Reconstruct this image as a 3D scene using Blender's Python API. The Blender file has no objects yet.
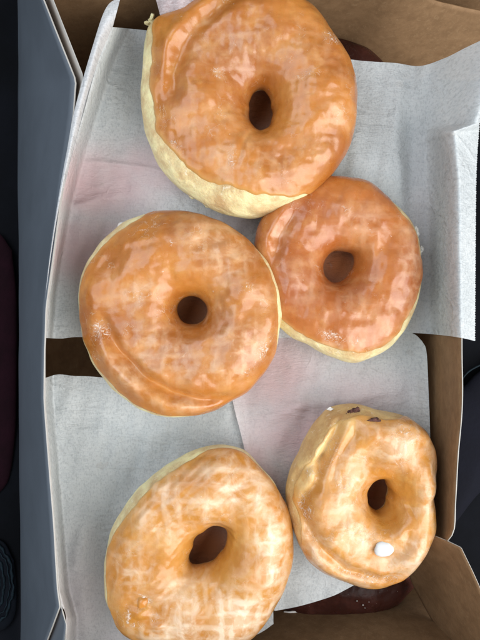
import bpy, math, random
import numpy as np
from mathutils import Vector
S = bpy.context.scene
COL = S.collection
random.seed(4); rng = np.random.default_rng(4)

# ---------------------------------------------------------------- camera
CM = 0.01
D, F = 30.0, 620.0                       # camera height over the paper (cm), focal length in photo pixels
cam_d = bpy.data.cameras.new('camera'); cam = bpy.data.objects.new('camera', cam_d); COL.objects.link(cam)
cam_d.sensor_fit = 'VERTICAL'; cam_d.sensor_height = 24.0; cam_d.lens = 24.0*F/640.0
cam_d.clip_start = 0.01; cam_d.clip_end = 50
cam.location = (0, 0, D*CM); cam.rotation_euler = (0, 0, 0)
S.camera = cam
S.render.resolution_x, S.render.resolution_y = 768, 1024

# ---------------------------------------------------------------- light
w = bpy.data.worlds.new('World'); S.world = w; w.use_nodes = True
bg = w.node_tree.nodes['Background']
bg.inputs[0].default_value = (0.80, 0.90, 1.0, 1); bg.inputs[1].default_value = 0.33

def area(name, loc, target, size, sy, power, col):
    l = bpy.data.lights.new(name, 'AREA'); l.shape = 'RECTANGLE'; l.size = size*CM; l.size_y = sy*CM
    l.energy = power; l.color = col
    o = bpy.data.objects.new(name, l); COL.objects.link(o)
    o.location = [c*CM for c in loc]
    d = Vector(target)-Vector(loc); o.rotation_euler = d.to_track_quat('-Z', 'Y').to_euler()
    return o
area('window_light', (40, -26, 44), (0, 0, 0), 60, 70, 7.0, (1.0, 0.985, 0.965))
area('skylight', (-30, 12, 54), (0, 0, 0), 60, 40, 2.3, (0.86, 0.93, 1.0))

S.view_settings.view_transform = 'Standard'; S.view_settings.look = 'None'
S.view_settings.exposure = 0.06; S.view_settings.gamma = 1.0
S.render.engine = 'CYCLES'

# ---------------------------------------------------------------- helpers
def P(X, Y, z):
    """photo pixel at height z (cm) -> point in cm"""
    k = (D-z)/F
    return np.stack([(np.asarray(X, float)-240)*k, (320-np.asarray(Y, float))*k, np.asarray(z, float)*np.ones_like(k*np.asarray(X, float))], -1)
def tag(o, label=None, cat=None, group=None, kind=None):
    for k, v in (('label', label), ('category', cat), ('group', group), ('kind', kind)):
        if v: o[k] = v
    return o
def empty(name, loc):
    o = bpy.data.objects.new(name, None); o.empty_display_size = 0.01; COL.objects.link(o)
    o.location = [c*CM for c in loc]; return o
def link(name, verts, faces, mats, parent=None, smooth=True, midx=None, attrs=None, origin=None):
    """verts in cm, world coordinates"""
    verts = np.asarray(verts, float)
    if parent is not None: org = np.array(parent['_org'])
    elif origin is not None: org = np.array(origin, float)
    else: org = np.zeros(3)
    me = bpy.data.meshes.new(name); me.from_pydata(((verts-org)*CM).tolist(), [], faces)
    for m in (mats if isinstance(mats, (list, tuple)) else [mats]): me.materials.append(m)
    if midx is not None: me.polygons.foreach_set('material_index', midx)
    me.polygons.foreach_set('use_smooth', [smooth]*len(me.polygons))
    if attrs:
        for k, a in attrs.items():
            at = me.attributes.new(k, 'FLOAT', 'POINT'); at.data.foreach_set('value', np.asarray(a, float).ravel())
    me.update()
    o = bpy.data.objects.new(name, me); COL.objects.link(o)
    if parent is not None: o.parent = parent
    else: o.location = [c*CM for c in org]
    return o
def thing(name, org, label, cat, group=None):
    o = empty(name, org); o['_org'] = [float(c) for c in org]; tag(o, label, cat, group); return o
def gridfaces(nu, nv, wu=False, off=0):
    f = []
    for i in range(nu if wu else nu-1):
        i2 = (i+1) % nu
        for j in range(nv-1):
            f.append((off+i*nv+j, off+i2*nv+j, off+i2*nv+j+1, off+i*nv+j+1))
    return f
class SNoise:
    def __init__(s, seed, scale, octs=3, n=9):
        r = np.random.default_rng(seed); s.t = []
        for o in range(octs):
            k = r.normal(size=(n, 3)); k /= np.linalg.norm(k, axis=1)[:, None]
            s.t.append((k*2*math.pi/scale*(2**o)*r.uniform(.6, 1.4, (n, 1)), r.uniform(0, 6.28, n), 0.5**o))
    def __call__(s, p):
        v = 0
        for k, ph, a in s.t: v = v + a*np.sin(p@k.T+ph).sum(-1)/math.sqrt(len(ph)/2)/1.4
        return v
def resample(pts, n, smooth=True):
    p = np.asarray(pts, float)
    if smooth and len(p) > 2:
        q = []
        e = np.vstack([2*p[0]-p[1], p, 2*p[-1]-p[-2]])
        for i in range(1, len(e)-2):
            for t in np.linspace(0, 1, 12, endpoint=False):
                a, b, c, d = e[i-1], e[i], e[i+1], e[i+2]
                q.append(.5*((2*b)+(c-a)*t+(2*a-5*b+4*c-d)*t*t+(3*b-a-3*c+d)*t**3))
        q.append(p[-1]); p = np.array(q)
    L = np.r_[0, np.cumsum(np.linalg.norm(np.diff(p, axis=0), axis=1))]
    s = np.linspace(0, L[-1], n)
    return np.stack([np.interp(s, L, p[:, k]) for k in range(p.shape[1])], -1)
def ss(x): x = np.clip(x, 0, 1); return x*x*(3-2*x)
def polydist(X, Y, pts):
    """distance to a polyline and signed side"""
    best = np.full(X.shape, 1e9); tt = np.zeros(X.shape); n = len(pts)-1
    for i in range(n):
        a = np.array(pts[i], float); b = np.array(pts[i+1], float); ab = b-a
        t = np.clip(((X-a[0])*ab[0]+(Y-a[1])*ab[1])/(ab@ab), 0, 1)
        d = np.hypot(X-a[0]-t*ab[0], Y-a[1]-t*ab[1])
        m = d < best; best = np.where(m, d, best); tt = np.where(m, (i+t)/n, tt)
    return best, tt

# ---------------------------------------------------------------- materials
class NT:
    def __init__(s, name):
        s.m = bpy.data.materials.new(name); s.m.use_nodes = True; s.t = s.m.node_tree
        s.b = s.t.nodes['Principled BSDF']; s.out = s.t.nodes['Material Output']
        s.tc = s.t.nodes.new('ShaderNodeTexCoord')
    def n(s, ty, ins=None, **kw):
        nd = s.t.nodes.new(ty)
        for k, v in kw.items(): setattr(nd, k, v)
        for k, v in (ins or {}).items(): s.set(nd.inputs[k], v)
        return nd
    def set(s, sock, v):
        if isinstance(v, bpy.types.NodeSocket): s.t.links.new(v, sock)
        elif isinstance(v, bpy.types.Node): s.t.links.new(v.outputs[0], sock)
        elif isinstance(v, (tuple, list)) and len(v) == 3 and sock.type == 'RGBA': sock.default_value = (*v, 1)
        else: sock.default_value = v
    def coords(s, scale=(1, 1, 1), loc=(0, 0, 0), rot=(0, 0, 0)):
        return s.n('ShaderNodeMapping', {'Vector': s.tc.outputs['Object'], 'Scale': scale, 'Location': loc, 'Rotation': rot}).outputs[0]
    def noise(s, scale, vec=None, detail=4, rough=.55, dist=0):
        return s.n('ShaderNodeTexNoise', {'Vector': vec or s.tc.outputs['Object'], 'Scale': scale, 'Detail': detail, 'Roughness': rough, 'Distortion': dist}).outputs['Fac']
    def ramp(s, fac, lo, hi, a=0.0, b=1.0):
        return s.n('ShaderNodeMapRange', {'Value': fac, 'From Min': lo, 'From Max': hi, 'To Min': a, 'To Max': b}, interpolation_type='SMOOTHSTEP').outputs[0]
    def mth(s, op, a, b=0.0, clamp=False):
        nd = s.n('ShaderNodeMath', operation=op, use_clamp=clamp); s.set(nd.inputs[0], a); s.set(nd.inputs[1], b); return nd.outputs[0]
    def mix(s, fac, a, b):
        nd = s.n('ShaderNodeMix', data_type='RGBA'); s.set(nd.inputs[0], fac); s.set(nd.inputs[6], a); s.set(nd.inputs[7], b); return nd.outputs[2]
    def attr(s, name): return s.n('ShaderNodeAttribute', attribute_name=name).outputs['Fac']
    def bump(s, h, strength, dist, normal=None):
        ins = {'Height': h, 'Strength': strength, 'Distance': dist}
        if normal is not None: ins['Normal'] = normal
        return s.n('ShaderNodeBump', ins).outputs[0]
    def p(s, **kw):
        for k, v in kw.items(): s.set(s.b.inputs[k.replace('_', ' ')], v)

def mat_glaze(seed, base, dark, light, milkcol, streak=1.0, milkgain=1.0, ang=0.0, gloss=.32, bumpy=1.0):
    g = NT('glaze'); off = (seed*1.37, seed*.71, seed*.13)
    milk = g.attr('milk'); flake = g.attr('flake'); edge = g.attr('edge')
    big = g.noise(38, g.coords(loc=off), 4)
    c = g.mix(g.ramp(big, .32, .68), dark, base)
    c = g.mix(g.mth('MULTIPLY', g.ramp(g.noise(120, g.coords(loc=off), 5, .65), .45, .72), .4), c, light)
    # milky icing left by the wire rack and the curtain of glaze: a soft irregular grid plus clouds
    wob = g.n('ShaderNodeTexNoise', {'Vector': g.coords(loc=off), 'Scale': 85, 'Detail': 3}).outputs['Color']
    wv = g.n('ShaderNodeVectorMath', {0: wob, 3: .0085}, operation='SCALE').outputs[0]
    gv = g.n('ShaderNodeVectorMath', {0: g.coords(loc=off, rot=(0, 0, ang)), 1: wv}, operation='ADD').outputs[0]
    sep = g.n('ShaderNodeSeparateXYZ', {0: gv})
    wx = g.mth('SINE', g.mth('MULTIPLY', sep.outputs[0], 6.283/.0056)); wy = g.mth('SINE', g.mth('MULTIPLY', sep.outputs[1], 6.283/.0061))
    sx = g.mth('MULTIPLY', g.ramp(wx, -.9, 1.0), g.ramp(g.noise(120, g.coords(loc=off, scale=(1.6, .5, 1)), 3), .38, .6))
    sy = g.mth('MULTIPLY', g.ramp(wy, -.9, 1.0), g.ramp(g.noise(120, g.coords(loc=off, scale=(.5, 1.6, 1)), 3), .38, .6))
    s2 = g.mth('MAXIMUM', sx, sy)
    cloud = g.ramp(g.noise(120, g.coords(loc=off), 5, .62, .6), .38, .66)
    body = g.mth('ADD', g.mth('MULTIPLY', s2, .62*streak), g.mth('MULTIPLY', cloud, .50))
    body = g.mth('MULTIPLY', body, milk); body = g.mth('MULTIPLY', body, milkgain, True)
    thick = g.mth('MAXIMUM', body, g.mth('MULTIPLY', g.mth('SUBTRACT', milk, .70, True), 1.5), True)
    c = g.mix(g.mth('MULTIPLY', thick, .78), c, milkcol)
    c = g.mix(g.mth('MULTIPLY', g.attr('raw'), g.ramp(g.noise(150, g.coords(loc=off), 4), .3, .55, .45, .95)), c, (.80, .62, .30))
    # thin dried sugar, following small cracks
    fn = g.noise(300, g.coords(loc=off), 5, .72, 2.2)
    fl = g.mth('MULTIPLY', g.ramp(g.mth('ADD', fn, g.mth('MULTIPLY', flake, .22)), .66, .80), g.ramp(flake, .03, .5, 0, .75))
    speck = g.mth('MULTIPLY', g.ramp(g.noise(700, g.coords(loc=off), 2, .5), .74, .78), .30)
    fl = g.mth('MAXIMUM', fl, speck)
    # faint crackle lines
    vo = g.n('ShaderNodeTexVoronoi', {'Vector': g.n('ShaderNodeVectorMath', {0: g.coords(loc=off), 1: g.n('ShaderNodeVectorMath', {0: g.n('ShaderNodeTexNoise', {'Scale': 220, 'Detail': 4, 'Vector': g.tc.outputs['Object']}).outputs['Color'], 3: .012}, operation='SCALE').outputs[0]}, operation='ADD').outputs[0], 'Scale': 150}, feature='DISTANCE_TO_EDGE')
    crk = g.mth('MULTIPLY', g.ramp(vo.outputs['Distance'], .0, .03, 1, 0), g.mth('MAXIMUM', g.ramp(g.noise(60, g.coords(loc=(off[1], off[0], 0)), 3), .56, .66), g.ramp(flake, .1, .5)))
    c = g.mix(g.mth('MULTIPLY', crk, gloss), c, (.86, .70, .56))
    c = g.mix(fl, c, (.88, .78, .68))
    c = g.mix(g.mth('MULTIPLY', edge, .55), c, (.74, .46, .16))
    rough = g.mth('ADD', g.ramp(g.noise(160, g.coords(loc=off), 4, .6), .35, .7, .26, .5), g.mth('MULTIPLY', fl, .2))
    h = g.mth('ADD', g.mth('MULTIPLY', g.noise(230, g.coords(loc=off), 4, .55), .45), g.mth('MULTIPLY', s2, .16))
    h = g.mth('ADD', h, g.mth('MULTIPLY', fl, .5)); h = g.mth('ADD', h, g.mth('MULTIPLY', crk, .18))
    nb = g.bump(h, .5, .0009*bumpy)
    g.p(Base_Color=c, Roughness=rough, Normal=nb, Coat_Weight=gloss*1.4, Coat_Roughness=.15, Specular_IOR_Level=gloss+.1, Subsurface_Weight=.22,
        Subsurface_Scale=.004, Subsurface_Radius=(1.0, .42, .16))
    if gloss < .1: g.b.inputs['Specular IOR Level'].default_value = .08
    g.p(Coat_Normal=g.bump(g.noise(75, g.coords(loc=off), 3, .5), .35, .0012*bumpy))
    return g.m
def mat_dough(seed, cream=(.74, .60, .31), brown=(.42, .17, .045)):
    g = NT('dough'); off = (seed*.9, seed*.33, seed)
    fry = g.attr('fry')
    f = g.mth('ADD', fry, g.ramp(g.noise(90, g.coords(loc=off), 5, .65), .3, .7, -.3, .34), True)
    c = g.mix(f, cream, brown)
    c = g.mix(g.mth('MULTIPLY', g.ramp(g.noise(320, g.coords(loc=off), 4, .7), .60, .70), .6), c, (.88, .80, .62))
    h = g.mth('ADD', g.noise(200, g.coords(loc=off), 5, .6), g.mth('MULTIPLY', g.noise(1200, g.coords(loc=off), 2), .2))
    g.p(Base_Color=c, Roughness=.55, Normal=g.bump(h, .7, .0013), Subsurface_Weight=.2, Subsurface_Scale=.004, Subsurface_Radius=(1, .6, .25), Coat_Weight=.12, Coat_Roughness=.3)
    return g.m
def mat_paper(seed, base=(.83, .87, .88), deep=(.72, .77, .79)):
    g = NT('wax_paper'); off = (seed, seed*.7, 0)
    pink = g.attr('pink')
    fib = g.noise(1, g.coords(scale=(420, 1500, 300), loc=off, rot=(0, 0, .03)), 4, .7, .8)
    fib2 = g.noise(1, g.coords(scale=(1300, 700, 300), loc=off), 3, .6)
    cloud = g.noise(60, g.coords(loc=off), 5, .65)
    c = g.mix(g.ramp(cloud, .35, .65), deep, base)
    c = g.mix(g.ramp(fib, .38, .62, .0, .8), c, (.84, .88, .89))
    c = g.mix(g.ramp(fib2, .46, .68, 0, .42), c, (.46, .50, .52))
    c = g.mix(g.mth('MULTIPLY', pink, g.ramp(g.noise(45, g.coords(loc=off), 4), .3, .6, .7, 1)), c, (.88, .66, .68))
    c = g.mix(g.attr('hole_shade'), c, (.54, .20, .08))  # brown tint painting the dimness of the donut holes onto the paper
    h = g.mth('ADD', fib, g.mth('MULTIPLY', g.noise(700, g.coords(loc=off), 3), .4))
    h = g.mth('ADD', h, g.mth('MULTIPLY', g.noise(90, g.coords(loc=off, scale=(.6, 1.5, 1)), 4, .6, 1.5), 2.2))
    rn = g.noise(34, g.coords(loc=off, rot=(0, 0, .6), scale=(.7, 1.3, 1)), 3, .5, 1.2)
    ridge = g.mth('SUBTRACT', 1.0, g.mth('ABSOLUTE', g.mth('MULTIPLY', g.mth('SUBTRACT', rn, .5), 9.0)), True)
    rn2 = g.noise(75, g.coords(loc=off[::-1]), 2, .5, .8)
    ridge2 = g.mth('SUBTRACT', 1.0, g.mth('ABSOLUTE', g.mth('MULTIPLY', g.mth('SUBTRACT', rn2, .5), 14.0)), True)
    h = g.mth('ADD', h, g.mth('ADD', g.mth('MULTIPLY', ridge, 1.0), g.mth('MULTIPLY', g.mth('MULTIPLY', ridge2, g.ramp(cloud, .5, .65)), .8)))
    grease = g.ramp(g.noise(130, g.coords(loc=off[::-1]), 3, .5), .69, .74)
    c = g.mix(g.mth('MULTIPLY', grease, .22), c, (.50, .46, .42))
    nb = g.bump(h, .6, .0007)
    g.p(Base_Color=c, Roughness=.7, Normal=nb, Specular_IOR_Level=.22)
    tr = g.n('ShaderNodeBsdfTranslucent', {'Color': c, 'Normal': nb})
    mx = g.n('ShaderNodeMixShader', {0: .24, 1: g.b.outputs[0], 2: tr.outputs[0]})
    tp = g.n('ShaderNodeBsdfTransparent', {'Color': (.95, .95, .95)})
    mx2 = g.n('ShaderNodeMixShader', {0: .11, 1: mx.outputs[0], 2: tp.outputs[0]})
    g.t.links.new(mx2.outputs[0], g.out.inputs[0])
    return g.m
def mat_kraft(name='kraft_board', base=(.27, .160, .080), dark=(.205, .118, .057)):
    g = NT(name)
    c = g.mix(g.ramp(g.noise(160, None, 6, .7), .3, .7), dark, base)
    fib = g.noise(1, g.coords(scale=(500, 140, 500), rot=(0, 0, .5)), 5, .75, 1.0)
    c = g.mix(g.ramp(fib, .52, .72, 0, .5), c, (.36, .24, .13))
    c = g.mix(g.ramp(g.noise(800, None, 2), .66, .74, 0, .5), c, (.16, .10, .06))
    g.p(Base_Color=c, Roughness=.72, Normal=g.bump(fib, .35, .0004), Specular_IOR_Level=.3)
    return g.m
def mat_plain(name, col, rough=.6, var=.15, scale=80, bump=.2, dist=.0006, **kw):
    g = NT(name)
    lo = tuple(c*(1-var) for c in col); hi = tuple(min(1, c*(1+var)) for c in col)
    n_ = g.noise(scale, None, 5, .6)
    g.p(Base_Color=g.mix(g.ramp(n_, .3, .7), lo, hi), Roughness=rough, Normal=g.bump(g.noise(scale*6, None, 4), bump, dist), **kw)
    return g.m
M_kraft = mat_kraft()
M_white = mat_plain('white_board', (.42, .40, .37), .5, .05)
M_flap = mat_plain('shaded_board', (.112, .130, .155), .42, .07, 30, .12)  # white board with its blue-grey shade put into the colour
M_seat = mat_plain('black_cloth', (.0025, .003, .005), .9, .4, 25, .5, Specular_IOR_Level=.15)
M_slate = mat_plain('slate_cloth', (.0030, .0034, .0085), .85, .15, 60, .4, Specular_IOR_Level=.2)
M_maroon = mat_plain('maroon_cloth', (.012, .002, .005), .9, .25, 60, .4, Specular_IOR_Level=.15)
M_rub = mat_plain('mat_rubber', (.003, .0045, .008), .8, .3, 60, Specular_IOR_Level=.15)
M_teal = mat_plain('mat_ridge', (.006, .014, .020), .7, .45, 300, Specular_IOR_Level=.2)
M_icing = mat_plain('icing', (.66, .67, .66), .5, .03, 100, .03, Subsurface_Weight=.3, Subsurface_Scale=.002, Coat_Weight=.3)
M_choc = mat_plain('crumb_brown', (.12, .045, .035), .5, .4, 900, .8)
M_sugar = mat_plain('sugar', (.80, .78, .74), .4, .1, 600, .5)

# ---------------------------------------------------------------- surroundings
def sheet_poly(name, pts, z, mat, parent=None, th=0.3, origin=None, bulge=.25, n=14, noise=None):
    """a padded piece from an outline in pixels: rounded rim, gentle crown"""
    o = resample(list(pts)+[pts[0]], 90)[:-1]; c = o.mean(0); V = []
    for j in range(n):
        t = j/(n-1); r = math.sin(t*math.pi/2)
        q = c+(o-c)*r; zz = z+th*math.sqrt(max(0, 1-r**6))+bulge*(1-r*r)
        V.append(P(q[:, 0], q[:, 1], np.full(len(o), zz)))
    V = np.array(V).reshape(-1, 3); m = len(o)
    F_ = [(i*m+k, i*m+(k+1) % m, (i+1)*m+(k+1) % m, (i+1)*m+k) for i in range(n-1) for k in range(m)]
    return link(name, V, [f[::-1] for f in F_], mat, parent, origin=origin)
def tube(name, pts3, rad, mat, parent=None, origin=None, ns=10, closed=False):
    p = np.asarray(pts3, float); V = []; n = len(p)
    for i in range(n):
        a = p[(i-1) % n] if (closed or i) else p[0]; b = p[(i+1) % n] if (closed or i < n-1) else p[-1]
        t = b-a; t /= np.linalg.norm(t)+1e-9
        u = np.cross(t, [0, 0, 1]); u = u/(np.linalg.norm(u)+1e-9); v = np.cross(u, t)
        r = rad[i] if hasattr(rad, '__len__') else rad
        for k in range(ns):
            an = 2*math.pi*k/ns; V.append(p[i]+r*(u*math.cos(an)+v*math.sin(an)))
    F_ = [(i % n*ns+k, i % n*ns+(k+1) % ns, (i+1) % n*ns+(k+1) % ns, (i+1) % n*ns+k) for i in range(n if closed else n-1) for k in range(ns)]
    if not closed: F_ += [tuple(range(ns))[::-1], tuple((n-1)*ns+k for k in range(ns))]
    return link(name, V, F_, mat, parent, origin=origin)

g_ = 60; xs = np.linspace(-60, 60, g_); X_, Y_ = np.meshgrid(xs, xs, indexing='ij')
nz = SNoise(3, 18, 2)
pts = np.stack([X_, Y_, np.zeros_like(X_)], -1); pts[..., 2] = -7.1+.25*nz(pts)
tag(link('ground', pts.reshape(-1, 3), gridfaces(g_, g_), M_seat), kind='structure')

t = thing('seat_cushion', P(470, 450, -6.8), 'dark slate blue padded cloth with curved piping, right of the box', 'cushion')
sheet_poly('cushion_pad', [(440, 400), (462, 388), (485, 368), (540, 350), (560, 420), (530, 465), (482, 491), (448, 527), (436, 480)], -6.8, M_slate, t)
tube('piping', P(*resample([(456, 388), (466, 374), (476, 367), (490, 362), (530, 352)], 30).T, -6.2), .055, M_teal, t)
sheet_poly('maroon_cloth', [(12, 250), (17, 300), (17, 380), (15, 440), (6, 485), (-20, 495), (-45, 440), (-50, 330), (-30, 255), (-5, 232)], -6.8, M_maroon, origin=P(-15, 360, -6.8))
tag(bpy.data.objects['maroon_cloth'], 'dark maroon folded cloth showing left of the box', 'cloth')
t = thing('rubber_mat', P(-10, 585, -6.8), 'black mat with faint blue ridged oval loops in the lower left corner', 'mat')
sheet_poly('mat_base', [(14, 560), (17, 590), (14, 618), (-4, 632), (-40, 625), (-50, 580), (-36, 545), (0, 540)], -6.8, M_rub, t, th=.2, bulge=.05)
for k, (rx, ry) in enumerate([(21, 40), (17.5, 35), (12, 29), (8, 22)]):
    a = np.linspace(0, 2*math.pi, 90, endpoint=False)
    wob = 1+.03*np.sin(a*9+k)+.02*np.sin(a*23)
    tube('ridge', P(-8+rx*np.cos(a)*wob, 584+ry*np.sin(a)*wob, -6.55), .035+.05*(k % 2 == 0)*np.abs(np.sin(a*7)), M_teal, t, closed=True)

# ---------------------------------------------------------------- the box
box = thing('donut_box', (0, 0, -6.6), 'brown lined paperboard bakery box with white outer face, holding all the donuts', 'box')
def slab(name, G, offs, mi, mo, parent, edge=None):
    """G: grid of points (nu,nv,3): the inner face; offs: vector to the outer face"""
    nu, nv = G.shape[:2]; A = G.reshape(-1, 3); B = (G+np.asarray(offs)).reshape(-1, 3)
    V = np.vstack([A, B]); n = nu*nv
    f1 = gridfaces(nu, nv); f2 = [tuple(n+i for i in f[::-1]) for f in f1]; f3 = []
    loop = [i*nv for i in range(nu)]+[(nu-1)*nv+j for j in range(1, nv)]+[i*nv+nv-1 for i in range(nu-2, -1, -1)]+[j for j in range(nv-2, 0, -1)]
    for a, b in zip(loop, loop[1:]+loop[:1]): f3.append((b, a, n+a, n+b))
    mi_ = [0]*len(f1)+[1]*len(f2)+[2]*len(f3)
    return link(name, V, f1+f2+f3, [mi, mo, edge or M_white], parent, smooth=True, midx=mi_)
def loft(top, bot, nu=60, nv=24, wob=.0, seed=1, smooth=True, bow=None):
    a = resample(top, nu, smooth); b = resample(bot, nu, smooth)
    v = np.linspace(0, 1, nv)[None, :, None]
    G = a[:, None]*(1-v)+b[:, None]*v
    if bow is not None: G = G+np.asarray(bow)*np.sin(v*math.pi)
    if wob: G = G+wob*SNoise(seed, 6, 2)(G)[..., None]*np.array([1, 1, .3])
    return G
# base board
xs = np.linspace(-12.3, 9.6, 30); ys = np.linspace(-15.4, 15.6, 40)
G = np.stack(np.meshgrid(xs, ys, indexing='ij')+[np.full((30, 40), -6.5)], -1)
slab('base', G, (0, 0, -.08), M_kraft, M_white, box)
pz = lambda L: [P(X, Y, z) for X, Y, z in L]
# right side wall
top = pz([(436, 70, -4), (444, 110, -3), (452, 128, -1.5), (457.5, 142, 3.5), (459, 180, 4.0), (462, 335, 4.1), (461.5, 400, 4.1), (458, 450, 4.1), (455, 500, 4.05), (453, 530, 3.9), (447, 541, 3.6)])
bot = [(9.35, 13.5, -6.5), (9.35, 6, -6.5), (9.35, 0, -6.5), (9.35, -8, -6.5), (9.3, -13.2, -6.5)]
slab('side_wall', loft(top, bot, 80, 24, .03, 5), (.045, 0, 0), M_kraft, M_white, box)
# left: inner kraft wall and the white outer panel, shade painted in, sloping away
ln = [(49, -12, 4), (84, 77, 4), (77, 112, 4), (62, 200, 4), (47.5, 310, 4), (45.5, 350, 4), (45.5, 400, 4), (51.5, 480, 4), (59.5, 590, 4), (63, 612, 4), (67, 625, 4), (65, 665, 4)]
rim_in = pz(ln)
bot = [(-12.1, 13.8, -6.5), (-12.1, 0, -6.5), (-12.0, -15.5, -6.5)]
slab('side_wall', loft(rim_in, bot, 120, 20, smooth=False), (-.04, 0, 0), M_kraft, M_white, box)
lo = [(39, -12, 4.05), (75.5, 80, 4.05), (73, 112, 4.05), (60, 200, 4.05), (45.5, 310, 4.05), (43.5, 350, 4.05), (43.5, 400, 4.05), (49.5, 480, 4.05), (57.5, 590, 4.05), (60, 606, 4.05), (45, 645, 3.0), (38, 665, 3.0)]
bot = [P(18, -12, -6.7), P(17.5, 150, -6.7), P(19, 320, -6.7), P(19.5, 500, -6.7), P(21.5, 665, -6.7)]
slab('outer_panel', loft(pz(lo), bot, 120, 20, .02, 8, smooth=False, bow=(-.3, 0, .25)), (.06, 0, -.03), M_flap, M_kraft, box)
lo2 = [(60.5, 607, 4.0), (63.5, 613, 4.0), (66, 625, 4), (64.5, 640, 4), (64, 670, 4)]
slab('corner_tab', loft(pz(lo2), pz([(60, 608, 3.6), (52, 628, 3.0), (46, 645, 2.6), (42, 655, 2.4), (38, 670, 2.2)]), 24, 8, smooth=False), (0, 0, -.06), M_flap, M_kraft, box)
# far end wall (top of the photo), its rim dropping at the right
top = [(-8.4, 15.0, 4.2), (-4, 15.3, 5.4), (6.5, 15.7, 4.6), (8.2, 15.7, 2.0), (9.2, 15.6, 0), (10.6, 15.6, -.8), (12.2, 15.6, -1.5), (14, 15.5, -2)]
bot = [(-10.2, 14.2, -6.5), (-4, 14.8, -6.5), (3.5, 15.3, -6.5), (6.2, 14.5, -6.5), (9, 14.1, -6.5), (14, 14.0, -6.5)]
slab('end_wall', loft(top, bot, 80, 24, .04, 11), (0, .07, 0), M_kraft, M_white, box, edge=M_kraft)
slab('lid', loft([(-10, 21, 9), (18, 21, 9)], [(-10, 16.3, -7), (18, 16.3, -7)], 40, 20, .05, 12), (0, .08, 0), M_kraft, M_white, box)
# near end wall, unseen upper part raised to block light, and its corner gusset
slab('end_wall', loft([(-9.8, -16.2, 7.4), (0, -16.4, 7.6), (9.4, -16.4, 7.4), (12, -16.4, 7)], [(-10.4, -15.5, -6.5), (0, -15.5, -6.5), (9.2, -15.4, -6.5), (10.5, -15.4, -6.5)], 60, 24, .04, 13), (0, -.07, 0), M_kraft, M_white, box)
top = pz([(432, 534.5, 2.6), (447, 541, 3.4), (461, 548, 4.0), (471, 570, 4.2), (483, 598, 4.3), (505, 650, 4.3)])
bot = pz([(404, 560, -1.5), (408, 575, -2.5), (414, 590, -3.2), (430, 620, -2.4), (452, 650, -1.0), (480, 690, .6)])
slab('corner_gusset', loft(top, bot, 60, 24, .03, 17, smooth=False, bow=(0, -.1, -.25)), (.02, .02, -.04), M_kraft, M_white, box)

# ---------------------------------------------------------------- sheets of paper
def coons(top, bottom, left, right, nu, nv):
    T, B_ = resample(top, nu), resample(bottom, nu); L, R = resample(left, nv), resample(right, nv)
    u = np.linspace(0, 1, nu)[:, None, None]; v = np.linspace(0, 1, nv)[None, :, None]
    return (1-v)*T[:, None]+v*B_[:, None]+(1-u)*L[None]+u*R[None]-((1-u)*(1-v)*T[0]+u*(1-v)*T[-1]+(1-u)*v*B_[0]+u*v*B_[-1])
def blobs(X, Y, L):
    r = np.zeros(X.shape)
    for b in L:
        x, y, rx, ry, a = b[:5]; an = math.radians(b[5]) if len(b) > 5 else 0
        dx, dy = X-x, Y-y; u = dx*math.cos(an)+dy*math.sin(an); v = -dx*math.sin(an)+dy*math.cos(an)
        e = a*np.exp(-((u/rx)**2+(v/ry)**2)**1.3)
        r = np.where(a > 0, np.maximum(r, e), r+e)
    return np.clip(r, 0, 1)
def creases(X, Y, L):
    z = np.zeros(X.shape)
    for pts_, a, wd in L:
        d, t_ = polydist(X, Y, pts_); fade = np.clip(np.minimum(t_, 1-t_)*6, 0, 1) if len(pts_) else 1
        z = z+a*np.exp(-(d/wd)**2)*(.25+.75*fade)
    return z
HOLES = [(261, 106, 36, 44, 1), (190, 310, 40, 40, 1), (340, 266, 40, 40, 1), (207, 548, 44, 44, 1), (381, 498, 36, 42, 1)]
def paper(name, q, zf, pinks, mat, label, parent=None):
    X, Y = q[..., 0], q[..., 1]; z = zf(X, Y); V = P(X, Y, z)
    o = link(name, V.reshape(-1, 3), gridfaces(*X.shape), mat, parent, attrs={'pink': blobs(X, Y, pinks), 'hole_shade': blobs(X, Y, HOLES)}, origin=None if parent else P(X.mean(), Y.mean(), 0))
    if label: tag(o, label, 'wax paper')
    return o
M_pA, M_pB, M_pC = mat_paper(1), mat_paper(5), mat_paper(9)
und = SNoise(21, 6.5, 2); und2 = SNoise(22, 2.4, 2)
def U(X, Y, a=.12, b=.03):
    p = np.stack([X/21, Y/21, 0*X], -1); return a*und(p)+b*und2(p*np.array([1.4, .7, 1]))
# upper sheet, draped over the right wall
leftA = [(112, 27), (98, 62), (85, 108), (72, 155), (60, 205), (52, 255), (47, 295), (45.5, 338)]
rA = resample([(486, 38), (484, 80), (480, 120), (477, 160), (476, 200), (475.5, 260), (475, 341)], 420)
rA[:, 0] += .7*np.abs(((np.arange(420)*.9) % 3)-1.5)*(rA[:, 1] > 100)
q = coons([(112, 27), (143, 30), (200, 36), (290, 50), (355, 60), (395, 63), (420, 66), (445, 58), (465, 48), (486, 38)],
          [(45.5, 338), (62, 338.5), (80, 337), (130, 339), (220, 341), (300, 337), (360, 334), (410, 333), (440, 335), (462, 338), (475, 341)], leftA, [tuple(r) for r in resample([(486, 38), (484, 80), (480, 120), (477, 160), (476, 200), (475.5, 260), (475, 341)], 40)], 260, 420)
q[-1, :, 0] += .3*np.sign(np.sin(np.arange(420)*1.9))*(q[-1, :, 1] > 90)
La = np.array(leftA, float)
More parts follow.
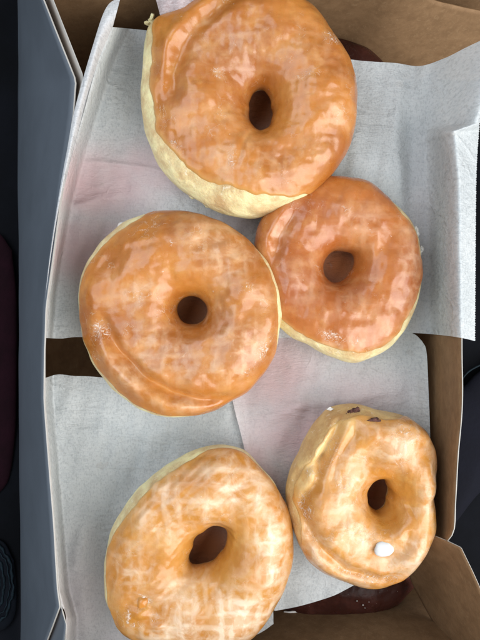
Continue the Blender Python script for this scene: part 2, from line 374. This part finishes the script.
def zA(X, Y):
    L = np.interp(Y, La[:, 1], La[:, 0]); wd = np.interp(Y, [27, 110, 250, 338], [20, 16, 12, 9])
    z = .35+U(X, Y, .16, .05)
    z = z+3.5*ss(1-(X-L)/wd)**1.3
    R = np.interp(Y, [38, 100, 124, 131, 150, 180, 335], [500, 484, 476, 455, 457, 460, 462])
    base = np.interp(Y, [38, 60, 130, 335], [436, 428, 424, 428])
    up = ss((X-base)/(R-base)); z = z*(1-up)+4.25*up
    z = z-np.clip(X-R, 0, 99)*.055
    z = z+.28*np.exp(-((X-(383+Y*.06))/17)**2)*np.interp(Y, [60, 120, 330], [.3, 1, .6])-.22*np.exp(-((X-(412-Y*.01))/9)**2)
    z = z+creases(X, Y, [([(62, 163), (100, 162), (150, 168), (190, 180)], .10, 2.6), ([(56, 222), (75, 206), (100, 198), (130, 196)], .16, 5),
                         ([(240, 60), (330, 150)], .1, 6), ([(425, 140), (445, 134), (474, 126)], .25, 3), ([(400, 70), (396, 130), (404, 200), (400, 330)], .12, 5)])
    return z
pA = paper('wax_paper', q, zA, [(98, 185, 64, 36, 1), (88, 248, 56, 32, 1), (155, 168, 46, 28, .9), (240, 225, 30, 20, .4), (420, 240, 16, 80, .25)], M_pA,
           'large upper sheet of greyish white wax paper draped over the right rim of the box')
# its upturned left edge
o_ = [(121, -4), (106, 8), (93, 45), (75, 108), (67, 150), (58, 200), (49, 262), (45, 300)]
i_ = [(112.5, 28), (105, 45), (98, 62), (85, 109), (79, 133), (70, 165), (58, 215), (49, 270)]
oo, ii = resample(o_, 120), resample(i_, 120); v = np.linspace(0, 1, 14)[None, :, None]
G = oo[:, None]*(1-v)+ii[:, None]*v
zz = 4.15*(1-v[..., 0])+3.75*v[..., 0]+.28*np.sin(v[..., 0]*math.pi)+np.zeros(G.shape[:2])
pA['_org'] = [float(c)/CM for c in pA.location]
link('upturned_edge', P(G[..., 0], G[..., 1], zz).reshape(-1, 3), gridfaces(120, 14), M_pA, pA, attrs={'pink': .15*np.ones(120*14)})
# lower left sheet
leftB = [(45, 378), (45, 402), (50.5, 480), (58.5, 590), (66, 618), (64.5, 668)]
Lb = np.array(leftB, float)
q = coons([(45, 378), (58, 374.5), (75, 376), (97, 377), (160, 384), (245, 392)], [(64.5, 668), (140, 664), (220, 650), (258, 634), (273.5, 624)], leftB,
          [(245, 392), (250, 450), (262, 550), (272, 600), (273.5, 624)], 200, 240)
def zB(X, Y):
    L = np.interp(Y, Lb[:, 1], Lb[:, 0])
    return .05+U(X, Y+400, .12, .04)+3.75*ss(1-(X-L)/np.interp(Y, [378, 640], [9, 13]))**1.4+creases(X, Y, [([(84, 520), (78, 570), (86, 640)], .16, 8), ([(60, 430), (130, 436), (200, 428)], .08, 5)])
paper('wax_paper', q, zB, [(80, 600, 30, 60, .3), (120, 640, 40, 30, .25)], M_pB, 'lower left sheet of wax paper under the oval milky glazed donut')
# lower right sheet
q = coons([(240, 326), (320, 328), (398, 330), (414, 334), (422, 341)], [(274.5, 611), (300, 606), (330, 597), (347, 589), (385, 568), (428, 545)],
          [(240, 326), (226, 365), (233.5, 405), (244, 447), (262, 530), (274.5, 611)], [(422, 341), (426.5, 352), (428.5, 390), (430, 430), (431, 500), (428, 545)], 200, 240)
Lc = np.array([(326, 240), (365, 226), (405, 233.5), (447, 244), (530, 262), (611, 274.5)], float)
def zC(X, Y):
    L = np.interp(Y, Lc[:, 0], Lc[:, 1])
    return .2+U(X+300, Y+100, .10, .04)+.22*ss(1-(X-L)/12)+.7*ss((X-405)/26)**1.5+creases(X, Y, [([(255, 425), (300, 405), (350, 400), (415, 385)], .14, 6), ([(300, 380), (345, 395)], .07, 4)])
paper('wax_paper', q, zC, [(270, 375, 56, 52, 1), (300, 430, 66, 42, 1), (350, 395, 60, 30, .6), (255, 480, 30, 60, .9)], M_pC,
      'smaller pinkish sheet of wax paper in the middle, under the donut with the white drop')
# crumpled grey corner of paper behind the top donut
q = coons([(150, -16), (185, -22), (225, -20)], [(161, 19), (172, 18), (212, -2)], [(150, -16), (156, 0), (161, 19)], [(225, -20), (220, -12), (212, -2)], 40, 40)
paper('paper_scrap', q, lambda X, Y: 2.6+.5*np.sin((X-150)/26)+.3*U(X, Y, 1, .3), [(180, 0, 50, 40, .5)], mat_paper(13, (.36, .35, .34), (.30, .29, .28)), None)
tag(bpy.data.objects['paper_scrap'], 'crumpled grey corner of paper tucked behind the topmost donut', 'paper')

# ---------------------------------------------------------------- donuts
def polar(pts, c, n, sm=3):
    p = np.array(pts, float)-np.array(c); a = np.arctan2(p[:, 1], p[:, 0]); r = np.hypot(p[:, 0], p[:, 1])
    o = np.argsort(a); a, r = a[o], r[o]
    th = np.linspace(-math.pi, math.pi, n, endpoint=False)
    A = np.r_[a-2*math.pi, a, a+2*math.pi]; R = np.r_[r, r, r]
    f = np.interp(th, A, R); k = sm       # light smoothing of the traced radius
    ker = np.hanning(2*k+3); ker /= ker.sum()
    fp = np.r_[f[-len(ker):], f, f[:len(ker)]]
    return th, np.convolve(fp, ker, 'same')[len(ker):-len(ker)]
RAW = {}
def donut(c, outer, hole, zc, h, gaps, mg, label, tilt=(0, 0), cr=(), milk=(), flake=(), fry=(.15, .9), seed=1, nth=320, nph=150, group='glazed donuts lying in the box', n_exp=2.25, name='glazed_donut', lump=.05, cream=(.88, .80, .45)):
    th, R = polar(outer, c, nth); _, r = polar(hole, c, nth, 12)
    zmap = zc+.3*h
    ph = np.linspace(-math.pi/2, 1.5*math.pi, nph, endpoint=False)    # bottom -> outside -> top -> hole
    # gap (px) between outline and glaze edge by angle
    ga = np.array(sorted(gaps), float); A = np.radians(np.r_[ga[:, 0]-360, ga[:, 0], ga[:, 0]+360]); Gp = np.interp(th, A, np.tile(ga[:, 1], 3))
    def surf(TH, RR, rr, PH, extra=0):
        e = 2/n_exp
        cs = np.sign(np.cos(PH))*np.abs(np.cos(PH))**e; sn = np.sign(np.sin(PH))*np.abs(np.sin(PH))**e
        t = (1+cs)/2
        # the hole widens into a funnel towards the top
        rad = rr+(RR-rr)*t
        X = c[0]+rad*np.cos(TH); Y = c[1]+rad*np.sin(TH)
        z = zc+h*sn*np.where(sn < 0, .95, 1)
        z = z+(tilt[0]*(X-c[0])-tilt[1]*(Y-c[1]))/21
        k = (D-zmap)/F
        p = np.stack([(X-240)*k, (320-Y)*k, z], -1)
        nn = SNoise(seed, 3.4, 2)(p); up = ss((sn+.6)/1.2)
        p[..., 2] += lump*1.6*nn*up
        n2 = SNoise(seed+50, .9, 2)(p); p[..., 2] += .018*n2*up
        p[..., 2] += creases(X, Y, cr)*ss((sn+.35)/.9)
        n3 = SNoise(seed+90, 1.7, 2)(p); p[..., :2] += (.022*n3*np.abs(cs))[..., None]*np.stack([np.cos(TH), -np.sin(TH)], -1)
        p[..., 2] = np.maximum(p[..., 2], zc-h*.93)
        return p, X, Y
    TH, PH = np.meshgrid(th, ph, indexing='ij')
    p, X, Y = surf(TH, R[:, None]+0*PH, r[:, None]+0*PH, PH)
    org = (*((np.array(P(c[0], c[1], zmap)))[:2]), zc-h*.93)
    T = thing(name, org, label, 'donut', group)
    sn = np.sin(PH); out_side = np.cos(PH) > 0
    fr = np.where(out_side, np.interp(sn, [-1, -.75, -.35, .1, .6], [1, fry[1], fry[0], fry[0]*.7, .35]), np.interp(sn, [-1, -.3, .6], [.8, .45, .35]))
    i = np.arange(nth)[:, None]; j = np.arange(nph)[None]
    f = np.stack([i*nph+j+0*j, ((i+1) % nth)*nph+j, ((i+1) % nth)*nph+(j+1) % nph, i*nph+(j+1) % nph], -1).reshape(-1, 4)
    link('dough', p.reshape(-1, 3), [tuple(x[::-1]) for x in f.tolist()], mat_dough(seed, cream), T, attrs={'fry': fr})
    # glaze shell from its lower outer edge over the top into the hole
    tcut = np.clip(1-Gp/np.maximum(R-r, 1), .02, 1); cs = 2*tcut-1
    pb = np.arccos(np.clip(np.sign(cs)*np.abs(cs)**(n_exp/2), -1, 1))
    edge_n = SNoise(seed+7, .9, 3)(np.stack([np.cos(th)*2, np.sin(th)*2, 0*th], -1)*1.0)
    pb = -.32+(pb+.32)*ss(Gp/4.0)+(.03*edge_n+.02*SNoise(seed+9, .16, 2)(np.stack([np.cos(th), np.sin(th), 0*th], -1)))*np.clip(Gp/8, .4, 1)
    pe = math.pi+.25
    s = np.linspace(0, 1, nph)**1.0
    PG = pb[:, None]+(pe-pb[:, None])*s[None]
    q_, Xg, Yg = surf(TH, R[:, None]+0*PG, r[:, None]+0*PG, PG)
    dth = np.roll(q_, -1, 0)-np.roll(q_, 1, 0); dph = np.gradient(q_, axis=1)
    nrm = np.cross(dth, dph); nrm /= np.linalg.norm(nrm, axis=-1)[..., None]+1e-9
    if (nrm[:, nph//2, 2]).mean() < 0: nrm = -nrm
    thick = -.02+.055*np.minimum(ss(s/.035), ss((1-s)/.05))[None]+0*PG
    lip = .010*np.exp(-((s-.045)/.02)**2)[None]
    q_ = q_+nrm*(thick+lip)[..., None]
    mk = blobs(Xg, Yg, milk); fk = blobs(Xg, Yg, flake)
    ed = np.exp(-(s/.05)**2)[None]*np.clip(Gp/6, .35, 1)[:, None]
    fg = gridfaces(nth, nph, True)
    link('glaze', q_.reshape(-1, 3), [x[::-1] for x in fg], mg, T, attrs={'milk': mk, 'raw': blobs(Xg, Yg, RAW.get(seed, [])), 'flake': fk, 'edge': ed+0*PG})
    return T
def ell(c, a, b, ang=0, n=24):
    t = np.linspace(0, 2*math.pi, n, endpoint=False); an = math.radians(ang)
    return [(c[0]+a*math.cos(u)*math.cos(an)-b*math.sin(u)*math.sin(an), c[1]+a*math.cos(u)*math.sin(an)+b*math.sin(u)*math.cos(an)) for u in t]
def lump(name, X, Y, z, r, mat, parent=None, sq=(1, 1, .6), seed=0, amp=.25, origin=None):
    import bmesh
    bm = bmesh.new(); bmesh.ops.create_icosphere(bm, subdivisions=3, radius=1); nz = SNoise(seed+300, 1.3, 2)
    v = np.array([x.co[:] for x in bm.verts]); f = [tuple(x.index for x in y.verts) for y in bm.faces]; bm.free()
    v = v*(1+amp*nz(v)[:, None])*r*np.array(sq)+P(X, Y, z)
    return link(name, v, f, mat, parent, origin=origin)

OR = dict(base=(.50, .185, .030), dark=(.36, .11, .015), light=(.60, .29, .075), milkcol=(.84, .59, .37))
# lower layer first: two donuts showing past the paper
dk = dict(base=(.060, .020, .014), dark=(.042, .014, .010), light=(.12, .04, .03), milkcol=(.2, .1, .08), gloss=.03)  # glaze darkened so the lower layer's shade is in its colour
donut((325, 112), ell((325, 112), 78, 74), ell((325, 112), 14, 14), -4.6, 1.7, [(0, 0), (180, 0)], mat_glaze(31, **dk), 'shadowed lower layer donut showing above the top edge of the upper paper sheet', seed=61, group='donuts of the hidden lower layer', nth=160, nph=80)
dl = donut((335, 546), ell((335, 546), 94, 76), ell((335, 546), 14, 14), -4.6, 1.7, [(0, 0), (180, 0)], mat_glaze(33, **dk), 'shadowed lower layer donut showing below the milky donuts at the bottom edge', seed=62, group='donuts of the hidden lower layer', nth=160, nph=80)

dl['_org'] = [c/CM for c in dl.location]
lump('glaze_patch', 292, 614, -3.22, .42, M_sugar, dl, (1.2, .42, .22), 71, .3)
# topmost donut
d1 = donut((261, 106), [(146, 24), (142, 62), (141, 115), (151, 151), (172, 180), (203, 200), (229, 212), (250, 215), (271, 212), (302, 200), (328, 177), (349, 146), (357, 104), (352, 68), (333, 34), (313, 10), (292, -4), (268, -11), (240, -13), (205, -6), (183, 6), (166, 15), (152, 17)],
      [(249, 106), (250, 95), (256, 86), (263, 84), (269, 90), (272, 102), (272, 116), (267, 127), (260, 130), (253, 124), (249, 115)],
      2.35, 1.62, [(-60, 0), (0, 0), (45, 0), (62, 3), (75, 9), (90, 16), (108, 19), (125, 17), (140, 17), (155, 15), (180, 13), (200, 10), (212, 8), (220, 5), (232, 0)],
      mat_glaze(1, **OR, streak=.55, milkgain=.8), 'largest donut at the top, glossy orange glaze with a wide cream side at lower left', tilt=(.04, .05),
      cr=[([(236, 8), (208, 28), (186, 52), (176, 82), (178, 110)], -.30, 9), ([(222, 2), (192, 24), (170, 52), (163, 85)], .20, 8), ([(252, 132), (243, 150), (238, 172)], -.05, 3), ([(300, 40), (312, 80), (306, 120)], .06, 8)],
      milk=[(232, 62, 42, 28, .55), (218, 120, 34, 34, .5), (250, 168, 46, 22, .7, 10), (312, 56, 34, 18, .5, 40), (330, 110, 26, 40, .5), (205, 32, 26, 7, .75, -45), (219, 82, 12, 8, .9), (300, 160, 34, 18, .45, -35)],
      flake=[(328, 48, 12, 9, .8), (219, 82, 8, 6, .7), (300, 85, 12, 6, .5), (345, 92, 6, 20, .4), (226, 8, 9, 7, .7), (232, 165, 6, 18, .5), (178, 150, 12, 5, .6, 45), (298, 40, 6, 16, .4)], seed=11)
for k, (x, y, z, r, s) in enumerate([(151, 21, 2.3, .16, (1, .8, .7)), (152, 17, 2.4, .12, (.7, 1.3, .8)), (148, 23, 2.3, .12, (1.3, .6, .7)), (210, 203, 1.6, .22, (1.5, .8, .7)), (195, 196, 1.5, .15, (1.3, .8, .8))]):
    lump('dough_frill', x, y, z, r, bpy.data.materials['dough.002'] if 'dough.002' in bpy.data.materials else M_sugar, d1, s, k, .35)
# left donut
d2 = donut((190, 310), [(281, 300), (280, 332), (272, 360), (252, 387), (225, 405), (190, 417), (155, 417), (125, 402), (102, 380), (85, 350), (77, 315), (77, 285), (85, 260), (100, 240), (120, 222), (150, 211), (180, 210), (210, 217), (235, 230), (260, 252), (275, 272)],
      ell((191, 310), 16, 15.5), 2.15, 1.6, [(-45, 2.5), (-20, 4.5), (0, 4), (20, 3), (40, 1), (70, 1), (95, 3.5), (120, 4), (150, 4), (175, 3), (195, 4), (215, 7), (232, 8), (245, 3), (270, 0), (290, 2)],
      mat_glaze(2, **OR, streak=.7, milkgain=.95), 'left donut with a spiral crease along its lower left and sugar flakes', tilt=(.03, 0),
      cr=[([(108, 322), (122, 350), (145, 374), (175, 391), (205, 398), (232, 396)], -.46, 6), ([(98, 335), (114, 364), (140, 388), (172, 404), (205, 410)], .12, 7), ([(196, 326), (205, 345)], .05, 5)],
      milk=[(222, 252, 46, 28, .85, 25), (140, 292, 26, 22, .55), (165, 350, 46, 26, .75, 25), (235, 350, 40, 28, .8, -50), (130, 372, 30, 10, .85, 45), (180, 402, 36, 8, .7, 10), (215, 320, 26, 20, .5), (258, 300, 16, 30, .5)],
      flake=[(104, 331, 11, 12, .9), (262, 350, 5, 20, .85, 30), (246, 372, 10, 5, .6, -45), (175, 246, 4, 4, .8), (115, 268, 4, 4, .7), (98, 316, 5, 6, .6), (245, 290, 12, 8, .45)], seed=23)
lump('dough_frill', 123, 226, 2.1, .18, M_sugar, d2, (1.1, .7, .6), 5, .3)
# right donut
d3 = donut((340, 266), [(256, 240), (264, 214), (282, 196), (305, 184), (325, 176), (345, 176), (370, 182), (395, 202), (412, 220), (420, 240), (421, 260), (420, 290), (415, 310), (405, 332), (385, 352), (355, 364), (335, 358), (310, 345), (284, 331), (268, 315), (262, 290), (256, 265)],
      [(324, 268), (327, 256), (335, 250), (346, 250), (356, 253), (357, 262), (352, 272), (345, 281), (333, 283), (326, 277)],
      1.6, 1.42, [(-60, 2), (-40, 6), (-15, 5), (0, 2), (20, 4), (40, 6), (65, 7), (85, 10), (110, 6), (130, 6), (150, 6), (180, 0), (240, 0)],
      mat_glaze(3, base=(.47, .155, .030), dark=(.34, .09, .016), light=(.58, .28, .10), milkcol=(.80, .53, .35), streak=1.1, milkgain=.75), 'right donut of darker reddish orange glaze, partly under its two neighbours', tilt=(0, -.02),
      cr=[([(262, 262), (266, 236), (284, 208), (300, 196)], .18, 7), ([(274, 262), (278, 240), (294, 214)], -.2, 7), ([(395, 205), (408, 250), (402, 300)], .05, 7)],
      milk=[(405, 262, 14, 50, .7), (345, 345, 44, 14, .75), (280, 232, 10, 32, .6, 25), (360, 225, 34, 22, .5), (305, 285, 26, 26, .45), (350, 310, 30, 18, .5), (395, 320, 16, 26, .8, 35)],
      flake=[(329, 336, 14, 6, .85, 20), (350, 340, 12, 5, .6), (343, 213, 7, 4, .6), (372, 184, 5, 4, .6), (366, 232, 5, 8, .5), (398, 218, 6, 8, .4)], seed=37)
for k, (x, y, z, r, s) in enumerate([(419, 252, 1.5, .18, (.8, .9, .7)), (422, 249, 1.5, .08, (.9, 1.6, .6)), (416, 232, 1.5, .2, (.6, 1.3, .7)), (419, 276, 1.3, .14, (.5, 1.3, .7))]):
    lump('dough_frill', x, y, z, r, M_sugar, d3, s, k+10, .35)
# bottom left donut
YE = dict(base=(.56, .25, .045), dark=(.49, .195, .030), light=(.66, .38, .12), milkcol=(.85, .70, .53))
d4 = donut((208, 548), [(103, 568), (107, 540), (121, 513), (144, 485), (172, 464), (199, 451), (222, 447), (245, 453), (263, 471), (282, 499), (291, 526), (293, 549), (289, 577), (277, 604), (263, 627), (245, 645), (220, 656), (188, 660), (155, 652), (130, 641), (114, 627), (104, 600)],
      [(187, 563), (192, 550), (203, 533), (217, 527), (226, 530), (227, 543), (218, 558), (203, 568), (190, 570)],
      1.9, 1.5, [(-90, 2.5), (-110, 5), (-140, 6), (-165, 5), (180, 3), (160, 5), (130, 3), (90, 0), (0, 0), (-40, 2)],
      mat_glaze(4, **YE, streak=.72, milkgain=1.5, gloss=.27), 'oval golden donut at bottom left with criss-cross milky glaze stripes and a blister', tilt=(.02, 0),
      cr=[([(143, 598), (143, 608)], .16, 8), ([(160, 612), (162, 618)], .10, 5), ([(127, 600), (136, 590), (150, 590), (158, 600)], -.05, 3)],
      milk=[(240, 480, 44, 26, .75, 30), (270, 540, 20, 50, .85), (235, 610, 54, 30, .95, -25), (180, 620, 44, 22, .85), (170, 500, 40, 30, .55, -40), (135, 560, 24, 36, .5), (190, 590, 36, 20, .7), (205, 500, 34, 22, .55), (142, 603, 9, 9, -.9)],
      flake=[(132, 606, 4, 12, .9), (150, 590, 10, 4, .8, 35), (158, 607, 5, 5, .8), (140, 614, 9, 4, .7), (207, 513, 8, 8, .5), (215, 612, 8, 5, .4)], seed=41)
lump('glaze_blister', 143, 602, 3.15, .36, mat_glaze(7, base=(.60, .24, .04), dark=(.50, .16, .03), light=(.7, .36, .12), milkcol=(.8, .6, .45)), d4, (.9, 1.05, .5), 21, .22)
# bottom right donut, twisted
RAW[53] = [(322, 440, 9, 30, .9, 28), (304, 474, 8, 18, .8, 25), (342, 420, 8, 14, .6, 20)]
d5 = donut((381, 498), [(287, 495), (290, 477), (301, 454), (315, 427), (329, 411), (352, 405), (379, 411), (407, 417), (425, 431), (434, 450), (436, 472), (433, 495), (436, 518), (432, 541), (420, 564), (402, 583), (379, 592), (356, 589), (329, 578), (306, 560), (297, 540), (290, 518)],
      [(369, 500), (371, 487), (377, 479), (385, 479), (389, 488), (390, 502), (386, 513), (380, 516), (373, 512)],
      1.9, 1.6, [(-180, 4), (-165, 6), (-150, 8), (-135, 9), (-120, 9), (-108, 7), (-95, 5), (-80, 3), (-60, 0), (0, 0), (60, 1), (90, 3), (120, 2), (150, 3), (170, 8)],
      mat_glaze(5, **YE, streak=.5, milkgain=1.2, gloss=.30, bumpy=1.6), 'lumpy twisted donut at bottom right with a round white icing drop and brown crumbs', tilt=(.05, .03),
      cr=[([(300, 508), (308, 524), (322, 545), (344, 565), (380, 577), (402, 570)], -.36, 6), ([(294, 522), (304, 545), (328, 568), (360, 584)], .08, 7), ([(341, 409), (333, 430), (322, 452), (313, 478)], -.42, 5), ([(324, 425), (312, 450), (302, 478)], .2, 7),
          ([(318, 476), (306, 490), (300, 505)], -.3, 5), ([(300, 470), (314, 458), (326, 452)], -.2, 4), ([(352, 412), (350, 430), (336, 452), (326, 478)], -.16, 6), ([(405, 520), (398, 545), (380, 562)], -.12, 7), ([(360, 430), (400, 432)], .08, 9), ([(436, 500), (415, 500), (402, 504)], -.16, 8), ([(352, 455), (345, 490), (352, 530)], .1, 9)],
      milk=[(392, 440, 36, 22, .98, 10), (348, 480, 24, 36, .9, 10), (345, 535, 36, 26, .85, 30), (425, 480, 14, 40, .8), (405, 550, 34, 28, .95, -30), (312, 545, 12, 26, .95, -30), (350, 580, 34, 8, .8, 15), (415, 425, 18, 12, .7), (390, 500, 17, 22, -.7)],
      flake=[(305, 500, 9, 20, .6), (330, 445, 10, 20, .5), (375, 575, 30, 8, .7), (428, 500, 8, 40, .5), (400, 430, 25, 10, .5), (340, 478, 8, 10, .7), (310, 470, 7, 10, .7), (342, 568, 12, 6, .85, 25), (355, 525, 14, 12, .5), (416, 566, 14, 5, .7, -40), (322, 426, 6, 14, .6), (360, 452, 8, 6, .5), (420, 540, 8, 10, .5)], seed=53, lump=.11, cream=(.70, .50, .22))
lump('icing_drop', 384, 549, 3.28, .42, M_icing, d5, (1.0, .80, .5), 14, .09)
for k, (x, y, z, r, s) in enumerate([(352, 410.5, 2.75, .15, (1.2, .8, .7)), (356.5, 409.5, 2.8, .13, (1, .9, .8)), (348.5, 412.5, 2.75, .08, (1, .8, .8)), (372, 420, 3.3, .16, (1.3, .8, .6)), (376, 417.5, 3.2, .08, (1, 1, .6)), (341, 435.5, 3.1, .12, (.8, 1.2, .6))]):
    lump('brown_crumb', x, y+1.5, z+.12, r*1.15, M_choc, d5, s, k+30, .35)
for k, (x, y, z, r) in enumerate([(318, 460, 2.6, .12), (313, 463, 2.4, .1), (417, 561, 2.3, .07), (410, 570, 2.2, .06), (401, 579, 2.1, .07), (330, 409, 2.3, .1)]):
    lump('sugar_flake', x, y, z, r, M_sugar, d5, (1.2, .8, .35), k+40, .4)

# stray sugar crumbs on the shadowed board at the bottom
for k, (x, y, r) in enumerate([(357, 601, .030), (363, 605, .035), (369, 602, .024), (365, 608, .022)]):
    o = lump('sugar_crumb', x, y, -2.72, r, M_sugar, None, (1, .8, .8), k+60, .3, origin=P(x, y, -3.4))
    tag(o, 'tiny white sugar crumb scattered in the shadow below the bottom right donut', 'crumb', 'sugar crumbs below the bottom right donut')
for o in bpy.data.objects:
    if '_org' in o: del o['_org']
